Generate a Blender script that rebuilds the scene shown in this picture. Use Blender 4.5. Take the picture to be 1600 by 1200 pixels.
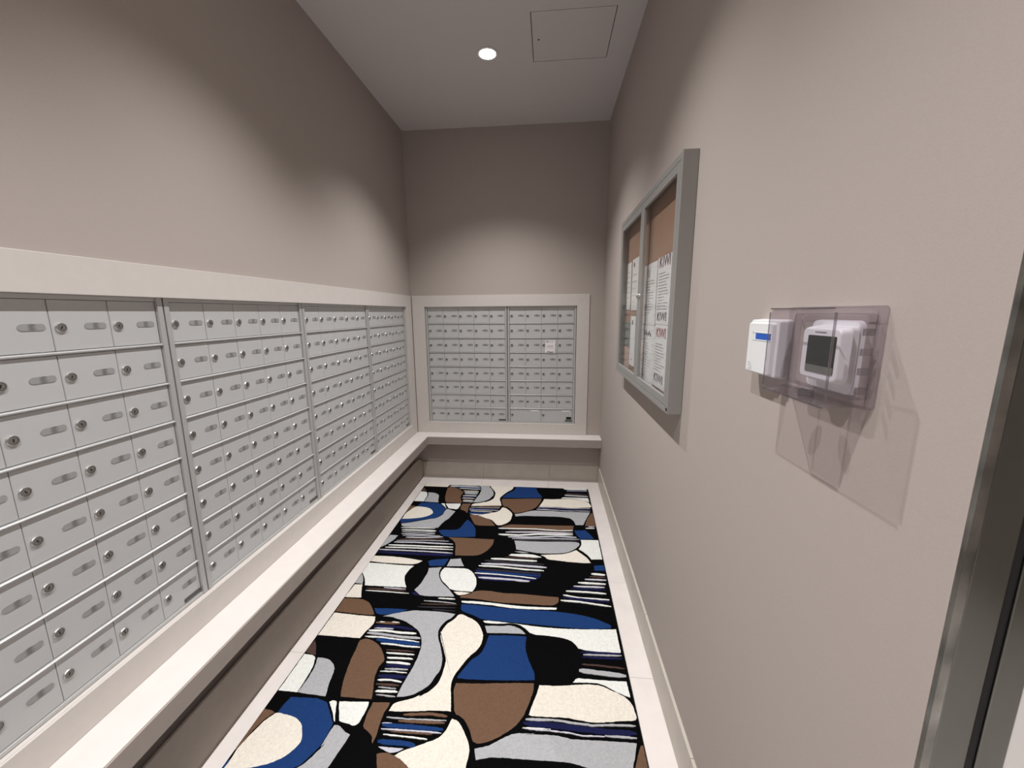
import bpy, bmesh, math, random
from mathutils import Vector, Matrix
random.seed(7)
for o in list(bpy.data.objects):
    bpy.data.objects.remove(o, do_unlink=True)
S = bpy.context.scene
C = S.collection

# ------------------------------------------------------------------ camera
cam_d = bpy.data.cameras.new('camera')
cam = bpy.data.objects.new('camera', cam_d)
C.objects.link(cam)
S.camera = cam
FPX = 618.87
cam_d.sensor_width = 36.0
cam_d.lens = FPX * 36.0 / 1600.0
cam_d.clip_start = 0.02
yaw, pitch, roll = 0.0933, -0.1786, -0.0075
fw = Vector((-math.sin(yaw) * math.cos(pitch), math.cos(yaw) * math.cos(pitch), math.sin(pitch)))
rt = Vector((math.cos(yaw), math.sin(yaw), 0))
up = rt.cross(fw)
r2 = rt * math.cos(roll) + up * math.sin(roll)
u2 = -rt * math.sin(roll) + up * math.cos(roll)
M = Matrix((r2, u2, -fw)).transposed().to_4x4()
M.translation = Vector((1.229, -3.519, 1.55))
cam.matrix_world = M

# ------------------------------------------------------------------ world, exposure
w = bpy.data.worlds.new('world')
S.world = w
w.use_nodes = True
w.node_tree.nodes['Background'].inputs[0].default_value = (0.9, 0.92, 1.0, 1)
w.node_tree.nodes['Background'].inputs[1].default_value = 0.05
S.view_settings.view_transform = 'Standard'
S.view_settings.look = 'None'
S.view_settings.gamma = 1.0
S.view_settings.use_curve_mapping = False
S.view_settings.exposure = 0.0

LAMP_X = 0.855
LAMP_YS = (-0.912, -2.16, -3.41)
LAMP_WATT = 148.0
LAMP_COL = (1.0, 0.985, 0.975)
SPOT_SIZE = math.radians(110)
SPOT_BLEND = 1.0

# ------------------------------------------------------------------ dimensions
XW = 1.6981      # right wall
H = 3.048        # ceiling
XL = -0.008      # left wall surface
YB = 0.010       # back wall surface
YEND = -3.063    # near end of the right wall
YR = -6.3        # rear wall of the lobby
XR = 3.6         # far side of the lobby


# ------------------------------------------------------------------ materials
def srgb(r, g, b):
    f = lambda c: (c / 255 / 12.92) if c / 255 <= 0.04045 else ((c / 255 + 0.055) / 1.055) ** 2.4
    return (f(r), f(g), f(b), 1)


MATS = {}


def mat(name, col, rough=0.6, metal=0.0, noise=0.0, nscale=40, bump=0.0, bscale=200, spec=0.5, stretch=(1, 1, 1)):
    m = bpy.data.materials.new(name)
    m.use_nodes = True
    nt = m.node_tree
    b = nt.nodes['Principled BSDF']
    b.inputs['Base Color'].default_value = col
    b.inputs['Roughness'].default_value = rough
    b.inputs['Metallic'].default_value = metal
    b.inputs['Specular IOR Level'].default_value = spec
    if noise or bump:
        tc = nt.nodes.new('ShaderNodeTexCoord')
        mp = nt.nodes.new('ShaderNodeMapping')
        mp.inputs['Scale'].default_value = stretch
        nt.links.new(tc.outputs['Object'], mp.inputs[0])
    if noise:
        n = nt.nodes.new('ShaderNodeTexNoise')
        n.inputs['Scale'].default_value = nscale
        n.inputs['Detail'].default_value = 6
        nt.links.new(mp.outputs[0], n.inputs['Vector'])
        mr = nt.nodes.new('ShaderNodeMapRange')
        mr.inputs[1].default_value = 0.3
        mr.inputs[2].default_value = 0.7
        mr.inputs[3].default_value = 1 - noise
        mr.inputs[4].default_value = 1 + noise
        nt.links.new(n.outputs[0], mr.inputs[0])
        mx = nt.nodes.new('ShaderNodeVectorMath')
        mx.operation = 'SCALE'
        mx.inputs[0].default_value = col[:3]
        nt.links.new(mr.outputs[0], mx.inputs['Scale'])
        nt.links.new(mx.outputs[0], b.inputs['Base Color'])
    if bump:
        n2 = nt.nodes.new('ShaderNodeTexNoise')
        n2.inputs['Scale'].default_value = bscale
        n2.inputs['Detail'].default_value = 3
        nt.links.new(mp.outputs[0], n2.inputs['Vector'])
        bp = nt.nodes.new('ShaderNodeBump')
        bp.inputs['Strength'].default_value = bump
        bp.inputs['Distance'].default_value = 0.002
        nt.links.new(n2.outputs[0], bp.inputs['Height'])
        nt.links.new(bp.outputs[0], b.inputs['Normal'])
    MATS[name] = m
    return m


def clear_mat(name, tint, gloss=0.06, rough=0.03, base=0.045):
    """thin clear sheet: straight-through transmission with a fresnel sheen"""
    m = bpy.data.materials.new(name)
    m.use_nodes = True
    nt = m.node_tree
    nt.nodes.clear()
    out = nt.nodes.new('ShaderNodeOutputMaterial')
    t = nt.nodes.new('ShaderNodeBsdfTransparent')
    t.inputs[0].default_value = tint
    g = nt.nodes.new('ShaderNodeBsdfGlossy')
    g.inputs['Roughness'].default_value = rough
    lw = nt.nodes.new('ShaderNodeLayerWeight')      # facing term: same on both sides of the sheet
    lw.inputs[0].default_value = 0.5
    pw = nt.nodes.new('ShaderNodeMath')
    pw.operation = 'POWER'
    pw.inputs[1].default_value = 4.0
    nt.links.new(lw.outputs['Facing'], pw.inputs[0])
    ml = nt.nodes.new('ShaderNodeMath')
    ml.operation = 'MULTIPLY_ADD'
    ml.inputs[1].default_value = gloss
    ml.inputs[2].default_value = base
    nt.links.new(pw.outputs[0], ml.inputs[0])
    mx = nt.nodes.new('ShaderNodeMixShader')
    nt.links.new(ml.outputs[0], mx.inputs[0])
    nt.links.new(t.outputs[0], mx.inputs[1])
    nt.links.new(g.outputs[0], mx.inputs[2])
    nt.links.new(mx.outputs[0], out.inputs[0])
    MATS[name] = m
    return m


def emit_mat(name, col, strength):
    m = bpy.data.materials.new(name)
    m.use_nodes = True
    nt = m.node_tree
    b = nt.nodes['Principled BSDF']
    b.inputs['Base Color'].default_value = col
    b.inputs['Emission Color'].default_value = col
    b.inputs['Emission Strength'].default_value = strength
    MATS[name] = m
    return m


mat('wallcover', srgb(178, 168, 162), 0.75, noise=0.035, nscale=300, bump=0.12, bscale=900, spec=0.2, stretch=(1, 1, 2.2))
mat('ceiling_paint', srgb(208, 204, 204), 0.9, noise=0.01, nscale=60, bump=0.1, bscale=300, spec=0.1)
mat('hatch_paint', srgb(208, 204, 204), 0.9, noise=0.01, nscale=60, bump=0.1, bscale=300, spec=0.1)
mat('dark_gap', srgb(40, 36, 33), 0.9, spec=0.1)
mat('trim_paint', srgb(205, 199, 194), 0.5, noise=0.02, nscale=25, spec=0.35)
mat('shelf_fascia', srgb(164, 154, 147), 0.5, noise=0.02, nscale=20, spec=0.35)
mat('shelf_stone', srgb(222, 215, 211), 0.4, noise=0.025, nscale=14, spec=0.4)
mat('marble', srgb(224, 217, 213), 0.28, noise=0.04, nscale=9, spec=0.5)
mat('base_panel', srgb(168, 158, 149), 0.6, noise=0.03, nscale=30, spec=0.3)
mat('base_marble', srgb(188, 180, 170), 0.4, noise=0.05, nscale=11, spec=0.4)
mat('screed', srgb(150, 142, 135), 0.8)
mat('alu', srgb(198, 199, 199), 0.42, metal=0.25, noise=0.015, nscale=500)
mat('alu_frame', srgb(196, 196, 195), 0.36, metal=0.45)
mat('alu_dark', srgb(70, 68, 66), 0.6, metal=0.4)
mat('chrome', srgb(205, 205, 203), 0.3, metal=1.0)
mat('lock_plug', srgb(134, 131, 126), 0.45, metal=0.6)
mat('keyhole', srgb(18, 17, 16), 0.8)
mat('maker_plate', srgb(92, 92, 90), 0.4, metal=0.3, noise=0.35, nscale=220)
mat('white_plate', srgb(240, 246, 246), 0.25)
mat('black_sticker', srgb(18, 18, 18), 0.5)
mat('paper', srgb(232, 228, 228), 0.85, noise=0.01, nscale=30, spec=0.1)
mat('paper_green', srgb(132, 136, 128), 0.85, spec=0.1)
mat('paper_pink', srgb(196, 164, 152), 0.85, spec=0.1)
mat('ink', srgb(172, 168, 174), 0.9, spec=0.05)
mat('ink_dark', srgb(62, 54, 64), 0.9, spec=0.05)
mat('ink_red', srgb(164, 66, 74), 0.9, spec=0.05)
mat('ink_plum', srgb(104, 62, 82), 0.9, spec=0.05)
mat('cork', srgb(160, 126, 106), 0.9, noise=0.12, nscale=160, spec=0.1)
mat('board_metal', srgb(164, 163, 160), 0.42, metal=0.45)
mat('white_plastic', srgb(232, 233, 234), 0.35, spec=0.45)
mat('lcd_dark', srgb(34, 36, 35), 0.22)
mat('lcd_grey', srgb(112, 116, 108), 0.3)
mat('grey_line', srgb(150, 150, 152), 0.6)
mat('blue_window', srgb(34, 92, 190), 0.25)
mat('steel', srgb(120, 121, 117), 0.2, metal=1.0, noise=0.2, nscale=6, stretch=(1, 1, .3))
mat('chrome_mottled', srgb(150, 150, 146), 0.25, metal=1.0, noise=0.6, nscale=14, stretch=(1, 1, .8))  # mottled reflections of the polished edge, painted into the base colour
mat('rubber', srgb(16, 15, 16), 0.7)
mat('door_white', srgb(232, 228, 226), 0.45)
clear_mat('glass', (0.965, 0.975, 0.97, 1), 0.35)
clear_mat('clear_plastic', (0.945, 0.93, 0.95, 1), 0.5, 0.10, 0.06)
clear_mat('clear_plastic_edge', (0.93, 0.91, 0.935, 1), 0.6, 0.12, 0.10)
clear_mat('clear_plastic_rim', (0.74, 0.71, 0.75, 1), 0.7, 0.10, 0.22)
emit_mat('lamp_glow', (1.0, 0.95, 0.88, 1), 30.0)

# name plate: grey smoked window over a paper slip whose print cannot be read
m = mat('name_plate', srgb(150, 150, 148), 0.22, spec=0.6)
nt = m.node_tree
tc = nt.nodes.new('ShaderNodeTexCoord')
sx = nt.nodes.new('ShaderNodeSeparateXYZ')
nt.links.new(tc.outputs['Object'], sx.inputs[0])
ab = nt.nodes.new('ShaderNodeMath'); ab.operation = 'ABSOLUTE'
nt.links.new(sx.outputs[0], ab.inputs[0])
ns = nt.nodes.new('ShaderNodeTexNoise'); ns.inputs['Scale'].default_value = 260
nt.links.new(tc.outputs['Object'], ns.inputs['Vector'])
ad = nt.nodes.new('ShaderNodeMath'); ad.operation = 'MULTIPLY_ADD'
nt.links.new(ns.outputs[0], ad.inputs[0]); ad.inputs[1].default_value = 0.012
nt.links.new(ab.outputs[0], ad.inputs[2])
rp = nt.nodes.new('ShaderNodeValToRGB')
rp.color_ramp.elements[0].position = 0.009; rp.color_ramp.elements[0].color = srgb(112, 112, 111)
rp.color_ramp.elements[1].position = 0.015; rp.color_ramp.elements[1].color = srgb(150, 150, 148)
nt.links.new(ad.outputs[0], rp.inputs[0])
nt.links.new(rp.outputs[0], nt.nodes['Principled BSDF'].inputs['Base Color'])


def pile(name, col):
    return mat(name, col, 0.95, noise=0.09, nscale=120, bump=0.9, bscale=420, spec=0.05)


RUGC = {'C': ('pile_cream', srgb(226, 219, 207)), 'W': ('pile_white', srgb(226, 227, 222)), 'G': ('pile_grey', srgb(170, 170, 173)),
        'B': ('pile_brown', srgb(108, 83, 66)), 'U': ('pile_blue', srgb(30, 58, 108)), 'N': ('pile_navy', srgb(28, 30, 66)),
        'D': ('pile_umber', srgb(78, 60, 54)), 'L': ('pile_silver', srgb(196, 194, 204)), 'K': ('pile_charcoal', srgb(52, 50, 56)),
        'X': ('pile_black', srgb(7, 7, 8))}
for n_, c_ in RUGC.values():
    pile(n_, c_)


# ------------------------------------------------------------------ mesh helpers
class MB:
    """collects boxes, prisms and lathes and links them as ONE mesh object"""

    def __init__(self):
        self.v = []; self.f = []; self.mi = []

    def add(self, vs, fs, mi=0):
        n = len(self.v)
        self.v += [tuple(p) for p in vs]
        for f in fs:
            self.f.append(tuple(i + n for i in f)); self.mi.append(mi)
        return self

    def box(self, a, b, mi=0):
        x0, y0, z0 = a; x1, y1, z1 = b
        if x0 > x1: x0, x1 = x1, x0
        if y0 > y1: y0, y1 = y1, y0
        if z0 > z1: z0, z1 = z1, z0
        return self.add([(x0, y0, z0), (x1, y0, z0), (x1, y1, z0), (x0, y1, z0), (x0, y0, z1), (x1, y0, z1), (x1, y1, z1), (x0, y1, z1)],
                        [(0, 3, 2, 1), (4, 5, 6, 7), (0, 1, 5, 4), (1, 2, 6, 5), (2, 3, 7, 6), (3, 0, 4, 7)], mi)

    def prism(self, pts, fn, d0, d1, mi=0):
        """pts 2d outline, fn(p, q, d) -> 3d"""
        n = len(pts)
        vs = [fn(p[0], p[1], d0) for p in pts] + [fn(p[0], p[1], d1) for p in pts]
        fs = [tuple(range(n))[::-1], tuple(range(n, 2 * n))] + [(i, (i + 1) % n, n + (i + 1) % n, n + i) for i in range(n)]
        return self.add(vs, fs, mi)

    def lathe(self, prof, o=(0, 0, 0), axis='z', n=20, mi=0, cap0=True, cap1=True):
        ox, oy, oz = o
        def pt(r, h, a):
            c, s = r * math.cos(a), r * math.sin(a)
            return {'z': (ox + c, oy + s, oz + h), 'y': (ox + c, oy + h, oz + s), 'x': (ox + h, oy + c, oz + s)}[axis]
        vs = [pt(r, h, 2 * math.pi * k / n) for r, h in prof for k in range(n)]
        fs = []
        for i in range(len(prof) - 1):
            for k in range(n):
                k2 = (k + 1) % n
                fs.append((i * n + k, i * n + k2, (i + 1) * n + k2, (i + 1) * n + k))
        if cap0: fs.append(tuple(range(n))[::-1])
        if cap1: fs.append(tuple((len(prof) - 1) * n + k for k in range(n)))
        return self.add(vs, fs, mi)

    def mesh(self, name, mats, smooth=False):
        me = bpy.data.meshes.new(name)
        me.from_pydata(self.v, [], self.f)
        if not isinstance(mats, (list, tuple)): mats = [mats]
        for m_ in mats: me.materials.append(MATS[m_])
        for i, p in enumerate(me.polygons):
            p.material_index = self.mi[i]
            p.use_smooth = smooth
        bm = bmesh.new(); bm.from_mesh(me)
        bmesh.ops.recalc_face_normals(bm, faces=bm.faces)
        bm.to_mesh(me); bm.free()
        return me

    def build(self, name, mats, parent=None, smooth=False, bevel=0.0, loc=None, seg=2):
        o = bpy.data.objects.new(name, self.mesh(name, mats, smooth))
        C.objects.link(o)
        if parent: o.parent = parent
        if loc: o.location = loc
        if bevel:
            md = o.modifiers.new('bevel', 'BEVEL')
            md.width = bevel; md.segments = seg; md.limit_method = 'ANGLE'; md.angle_limit = math.radians(40)
        return o


def link_copy(me, name, parent=None, loc=(0, 0, 0), rot=None):
    o = bpy.data.objects.new(name, me)
    C.objects.link(o)
    o.location = loc
    if rot: o.rotation_euler = rot
    if parent: o.parent = parent
    return o


def empty(name, loc=(0, 0, 0), rz=0):
    o = bpy.data.objects.new(name, None)
    C.objects.link(o)
    o.empty_display_size = 0.05
    o.location = loc; o.rotation_euler = (0, 0, rz)
    return o


def tag(o, label, cat, group=None):
    o['label'] = label; o['category'] = cat
    if group: o['group'] = group
    return o


def struct(o, label=None):
    o['kind'] = 'structure'
    if label: o['label'] = label
    return o


def rrect(x0, y0, x1, y1, r, n=5):
    pts = []
    for cx, cy, a0 in ((x1 - r, y1 - r, 0), (x0 + r, y1 - r, 90), (x0 + r, y0 + r, 180), (x1 - r, y0 + r, 270)):
        for k in range(n + 1):
            a = math.radians(a0 + 90 * k / n)
            pts.append((cx + r * math.cos(a), cy + r * math.sin(a)))
    return pts


def text_mesh(name, body, size, mname):
    cu = bpy.data.curves.new(name, 'FONT')
    cu.body = body; cu.size = size; cu.align_x = 'CENTER'; cu.align_y = 'CENTER'
    cu.resolution_u = 3
    t = bpy.data.objects.new(name + '_tmp', cu)
    C.objects.link(t)
    dg = bpy.context.evaluated_depsgraph_get()
    me = bpy.data.meshes.new_from_object(t.evaluated_get(dg))
    me.name = name
    bpy.data.objects.remove(t, do_unlink=True)
    bpy.data.curves.remove(cu)
    me.materials.clear(); me.materials.append(MATS[mname])
    return me

# ================================================================== the room
RUG = (0.1142, 1.5845, -0.189, -3.25)     # x0, x1, far y, near y
fl = struct(MB().box((-0.2, YR, -0.08), (XR, 0.2, -0.012)).build('floor', 'screed'), 'floor with a cream marble border around the recessed rug')
G = 0.0012


def tile_run(x0, x1, y0, y1, nx, ny):
    for i in range(nx):
        for j in range(ny):
            a = x0 + (x1 - x0) * i / nx; b = x0 + (x1 - x0) * (i + 1) / nx
            c = y0 + (y1 - y0) * j / ny; d = y0 + (y1 - y0) * (j + 1) / ny
            dz = random.uniform(-0.0003, 0)
            MB().box((a + G / 2, c + G / 2, -0.012), (b - G / 2, d - G / 2, dz)).build('tile', 'marble', fl)


tile_run(XL, RUG[0] - 0.003, RUG[3], RUG[2] + 0.003, 1, 5)
tile_run(RUG[1] + 0.003, XW, RUG[3], RUG[2] + 0.003, 1, 5)
for a, b in ((XL, 0.62), (0.62, 1.235), (1.235, XW)):
    tile_run(a, b, RUG[2] + 0.003, YB, 1, 1)
tile_run(XL, XR, YR, RUG[3] - 0.003, 6, 5)

# left wall: around the mailbox recess
LY0, LY1, LZ0, LZ1 = -3.10, -0.118, 0.530, 1.622
m = MB()
m.box((-0.20, YR, 0), (XL, LY0, H)); m.box((-0.20, LY1, 0), (XL, YB + 0.19, H))
m.box((-0.20, LY0, 0), (XL, LY1, LZ0)); m.box((-0.20, LY0, LZ1), (XL, LY1, H)); m.box((-0.2, LY0, LZ0), (-0.17, LY1, LZ1))
struct(m.build('wall_left', 'wallcover'))
# back wall
BX0, BX1 = 0.102, 1.483
m = MB()
m.box((XL, YB, 0), (BX0, YB + 0.19, H)); m.box((BX1, YB, 0), (XW + 0.14, YB + 0.19, H))
m.box((BX0, YB, 0), (BX1, YB + 0.19, LZ0)); m.box((BX0, YB, LZ1), (BX1, YB + 0.19, H)); m.box((BX0, YB + 0.16, LZ0), (BX1, YB + 0.19, LZ1))
struct(m.build('wall_back', 'wallcover'))
struct(MB().box((XW, YEND, 0), (XW + 0.14, YB, H)).build('wall_right', 'wallcover'))
struct(MB().box((-0.2, YR - 0.12, 0), (XR + 0.12, YR, H)).build('wall_rear', 'wallcover'))
struct(MB().box((XR, YR, 0), (XR + 0.12, -2.85, H)).build('wall_lobby', 'wallcover'))

# ceiling with a hole for the access hatch
HX0, HX1, HY0, HY1 = 1.121, 1.555, -1.208, -0.80
m = MB()
cz0, cz1 = H, H + 0.1
m.box((-0.2, YR - 0.12, cz0), (HX0 - .002, 0.2, cz1)); m.box((HX1 + .002, YR - 0.12, cz0), (XR + 0.12, 0.2, cz1))
m.box((HX0 - .002, YR - 0.12, cz0), (HX1 + .002, HY0 - .002, cz1)); m.box((HX0 - .002, HY1 + .002, cz0), (HX1 + .002, 0.2, cz1))
struct(m.build('ceiling', 'ceiling_paint'))
hx, hy = (HX0 + HX1) / 2, (HY0 + HY1) / 2
hatch = tag(empty('ceiling_hatch', (hx, hy, H)), 'square painted access hatch flush in the ceiling beside the downlight', 'hatch')
w2, d2 = (HX1 - HX0) / 2 - .0022, (HY1 - HY0) / 2 - .0022
MB().box((-w2, -d2, 0.0005), (w2, d2, 0.016)).build('panel', 'hatch_paint', hatch)
MB().box((-w2 - .002, -d2 - .002, 0.018), (w2 + .002, d2 + .002, 0.03)).build('backing', 'dark_gap', hatch)
MB().lathe([(0.006, -0.001), (0.006, 0.001)], (1.157 - hx, -0.997 - hy, 0), n=14).build('latch', 'alu_dark', hatch)

# frames around the mailboxes (painted boards)
FT, FI, FB, FS = 1.703, 1.6045, 0.5447, 0.4435
FZ = (FS, FB, FI, FT)


def frame_left():
    t = struct(empty('trim_1'), 'cream painted board frame around the mailboxes on the left wall')
    y0o, y0i, y1i, y1o = -3.17, -3.0783, -0.1326, -0.004
    x0, x1 = XL + 0.0005, 0.0
    f = lambda p, q, d: (d, p, q)
    MB().prism([(y0o, FT), (y0i, FI), (y1i, FI), (y1o, FT)], f, x0, x1).build('top_board', 'trim_paint', t, bevel=.0012)
    MB().prism([(y0o, FS), (y1o, FS), (y1i, FB), (y0i, FB)], f, x0, x1).build('bottom_board', 'trim_paint', t, bevel=.0012)
    MB().prism([(y1i, FB), (y1o, FS), (y1o, FT), (y1i, FI)], f, x0, x1).build('side_board', 'trim_paint', t, bevel=.0012)
    MB().prism([(y0i, FB), (y0i, FI), (y0o, FT), (y0o, FS)], f, x0, x1).build('side_board', 'trim_paint', t, bevel=.0012)
    # inner lining of the recess
    m = MB()
    m.box((-0.06, y0i, FI), (x0, y1i, FI + .015)); m.box((-0.06, y0i, FB - .013), (x0, y1i, FB))
    m.box((-0.06, y1i, FB - .013), (x0, y1i + .013, FI + .015)); m.box((-0.06, y0i - .013, FB - .013), (x0, y0i, FI + .015))
    m.build('lining', 'trim_paint', t)


def frame_back():
    t = struct(empty('trim_2'), 'cream painted board frame around the mailboxes on the end wall')
    x0o, x0i, x1i, x1o = 0.004, 0.1158, 1.469, 1.5763
    y0, y1 = YB - 0.0005, 0.0
    f = lambda p, q, d: (p, d, q)
    MB().prism([(x0o, FT), (x0i, FI), (x1i, FI), (x1o, FT)], f, y0, y1).build('top_board', 'trim_paint', t, bevel=.0012)
    MB().prism([(x0o, FS), (x1o, FS), (x1i, FB), (x0i, FB)], f, y0, y1).build('bottom_board', 'trim_paint', t, bevel=.0012)
    MB().prism([(x1i, FB), (x1o, FS), (x1o, FT), (x1i, FI)], f, y0, y1).build('side_board', 'trim_paint', t, bevel=.0012)
    MB().prism([(x0i, FB), (x0i, FI), (x0o, FT), (x0o, FS)], f, y0, y1).build('side_board', 'trim_paint', t, bevel=.0012)
    m = MB()
    m.box((x0i, y0, FI), (x1i, 0.06, FI + .015)); m.box((x0i, y0, FB - .013), (x1i, 0.06, FB))
    m.box((x1i, y0, FB - .013), (x1i + .013, 0.06, FI + .015)); m.box((x0i - .013, y0, FB - .013), (x0i, 0.06, FI + .015))
    m.build('lining', 'trim_paint', t)


frame_left()
frame_back()

# shelf running under the mailboxes, an L in plan
SD, ST, SB = 0.1397, 0.4428, 0.3698
sh = tag(empty('wall_shelf', (XL, YB, SB)), 'cream stone shelf running in an L below both mailbox walls', 'shelf')
FTK = 0.006
f3d = lambda p, q, d: (p - XL, q - YB, d)
I = SD - FTK
L = [(XL, YB), (XL, -3.17), (I, -3.17), (I, -I), (XW - .001, -I), (XW - .001, YB)]
MB().prism(L, f3d, 0, ST - SB).build('slab', 'shelf_stone', sh, bevel=.001)
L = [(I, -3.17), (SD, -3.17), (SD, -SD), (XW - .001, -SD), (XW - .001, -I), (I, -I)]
MB().prism(L, f3d, 0.0, ST - SB - .0025).build('fascia', 'shelf_fascia', sh, bevel=.0012)  # separate strip added to make the shelf front darker than its top
# skirtings
t = struct(empty('baseboard_left'))
P = [(-3.17, 0), (0.0, 0), (0.0, .149), (-.02, .158), (-.05, .178), (-.085, .197), (-.13, .209), (-.19, .2137), (-3.17, .2137)]
MB().prism(P, lambda p, q, d: (d, p, q), 0.024, 0.034).build('panel', 'base_panel', t, bevel=.0015)
MB().box((XL, -3.17, 0), (0.024, 0, 0.13)).build('batten', 'dark_gap', t)
t = struct(empty('baseboard_back'))
for a, b in ((0.034, 0.62), (0.62, 1.245), (1.245, 1.688)):
    MB().box((a + G / 2, -0.0015, 0.0002), (b - G / 2, YB, 0.1488)).build('tile', 'base_marble', t, bevel=.001)
t = struct(empty('baseboard_right'))
n = 5
for i in range(n):
    a = YEND + 0.002 + (0 - YEND - 0.002) * i / n; b = YEND + 0.002 + (0 - YEND - 0.002) * (i + 1) / n
    MB().box((XW - 0.011, a + G / 2, 0.0002), (XW, b - G / 2, 0.157)).build('tile', 'base_marble', t, bevel=.001)

# steel door frame at the near end of the right wall
t = struct(empty('door_1', (XW, YEND, 0)), 'stainless steel door frame with a white leaf at the right edge')
MB().box((0.0003, -0.006, 0), (0.0112, -0.0005, H - .6)).build('edge_strip', 'chrome_mottled', t)
MB().box((0.0115, -0.006, 0), (0.0505, -0.0005, H - .6)).build('jamb', 'steel', t, bevel=.001)
MB().box((0.0507, -0.0035, 0), (0.0620, -0.0005, H - .6)).build('gasket', 'rubber', t)
MB().box((0.0622, -0.006, 0), (0.0935, -0.0005, H - .6)).build('stop', 'steel', t, bevel=.001)
MB().box((0.0940, -0.005, 0.006), (0.99, -0.0005, H - .62)).build('leaf', 'door_white', t, bevel=.001)
MB().box((0.0003, -0.006, H - .6), (1.04, -0.0005, H - .5)).build('head', 'steel', t)
MB().box((0.9902, -0.006, 0), (1.04, -0.0005, H - .6)).build('jamb', 'steel', t)
struct(MB().box((XW + .14, YEND, 0), (XR, -2.85, H)).build('wall_lobby_end', 'wallcover'))


# ================================================================== downlights
def downlight(x, y, label):
    t = tag(empty('downlight', (x, y, H)), label, 'light', 'recessed downlights in a row along the ceiling')
    MB().lathe([(0.047, -0.0005), (0.060, -0.0005), (0.062, -0.004), (0.058, -0.007), (0.050, -0.007), (0.047, -0.003)], n=40,
               cap0=False, cap1=False).build('trim_ring', 'white_plastic', t, smooth=True)
    MB().lathe([(0.0005, -0.006), (0.046, -0.0045), (0.046, -0.0005)], n=32).build('lens', 'lamp_glow', t, smooth=True)
    ld = bpy.data.lights.new('downlight_beam', 'SPOT')
    ld.energy = LAMP_WATT; ld.color = LAMP_COL
    ld.spot_size = SPOT_SIZE; ld.spot_blend = SPOT_BLEND; ld.shadow_soft_size = 0.012
    lo = bpy.data.objects.new('downlight_beam', ld)
    C.objects.link(lo)
    lo.parent = t; lo.location = (0, 0, -0.012)
    return t


downlight(LAMP_X, LAMP_YS[0], 'glowing round recessed downlight in the ceiling nearest the end wall')
downlight(LAMP_X, LAMP_YS[1], 'round recessed downlight second from the end wall, above the frame')
downlight(LAMP_X, LAMP_YS[2], 'round recessed downlight third from the end wall, above the camera')
downlight(LAMP_X, -4.66, 'assumed round recessed downlight, unseen behind the camera, fourth from the end wall')  # unseen lamp, assumed to carry the row on and light the lobby
downlight(2.5, -4.4, 'assumed round recessed downlight, unseen over the lobby, right of the alcove row')  # unseen lamp, added on assumption to light the lobby side


# ================================================================== mailboxes
def lock_mesh():
    m = MB()
    m.lathe([(0.0125, 0), (0.0125, -0.0030), (0.0115, -0.0045), (0.0095, -0.0045)], axis='y', n=20, mi=0, cap1=False)
    m.lathe([(0.0095, -0.0036), (0.0080, -0.0042), (0.0030, -0.0042)], axis='y', n=20, mi=1, cap0=False)
    m.box((-0.0012, -0.0046, -0.0042), (0.0012, -0.0040, 0.0042), 2)
    me = m.mesh('lock', ['chrome', 'lock_plug', 'keyhole'])
    return me


def pill_mesh(w_, h_):
    pts = rrect(-w_ / 2, -h_ / 2, w_ / 2, h_ / 2, h_ / 2 - .0001, 6)
    return MB().prism(pts, lambda p, q, d: (p, d, q), 0.0, -0.0016).mesh('name_plate', 'name_plate')


LOCK = lock_mesh()
PILL = pill_mesh(0.054, 0.0165)
WPLATE = MB().box((-0.036, -0.0015, -0.0055), (0.036, 0, 0.0055)).mesh('name_plate', 'white_plate')
ROWZ = [1.5920] + [1.4558 - 0.1293 * k for k in range(7)] + [0.5560]


def door_mesh(w_, h_):
    b_ = 0.0012
    m = MB()
    x0, x1, z0, z1 = 0.0008, w_ - 0.0008, 0.0008, h_ - 0.0008
    m.add([(x0, 0.012, z0), (x1, 0.012, z0), (x1, 0.012, z1), (x0, 0.012, z1), (x0, b_, z0), (x1, b_, z0), (x1, b_, z1), (x0, b_, z1),
           (x0 + b_, 0, z0 + b_), (x1 - b_, 0, z0 + b_), (x1 - b_, 0, z1 - b_), (x0 + b_, 0, z1 - b_)],
          [(0, 1, 2, 3), (0, 4, 5, 1), (1, 5, 6, 2), (2, 6, 7, 3), (3, 7, 4, 0), (4, 8, 9, 5), (5, 9, 10, 6), (6, 10, 11, 7), (7, 11, 8, 4), (8, 11, 10, 9)])
    return m.mesh('door', 'alu')


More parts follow.
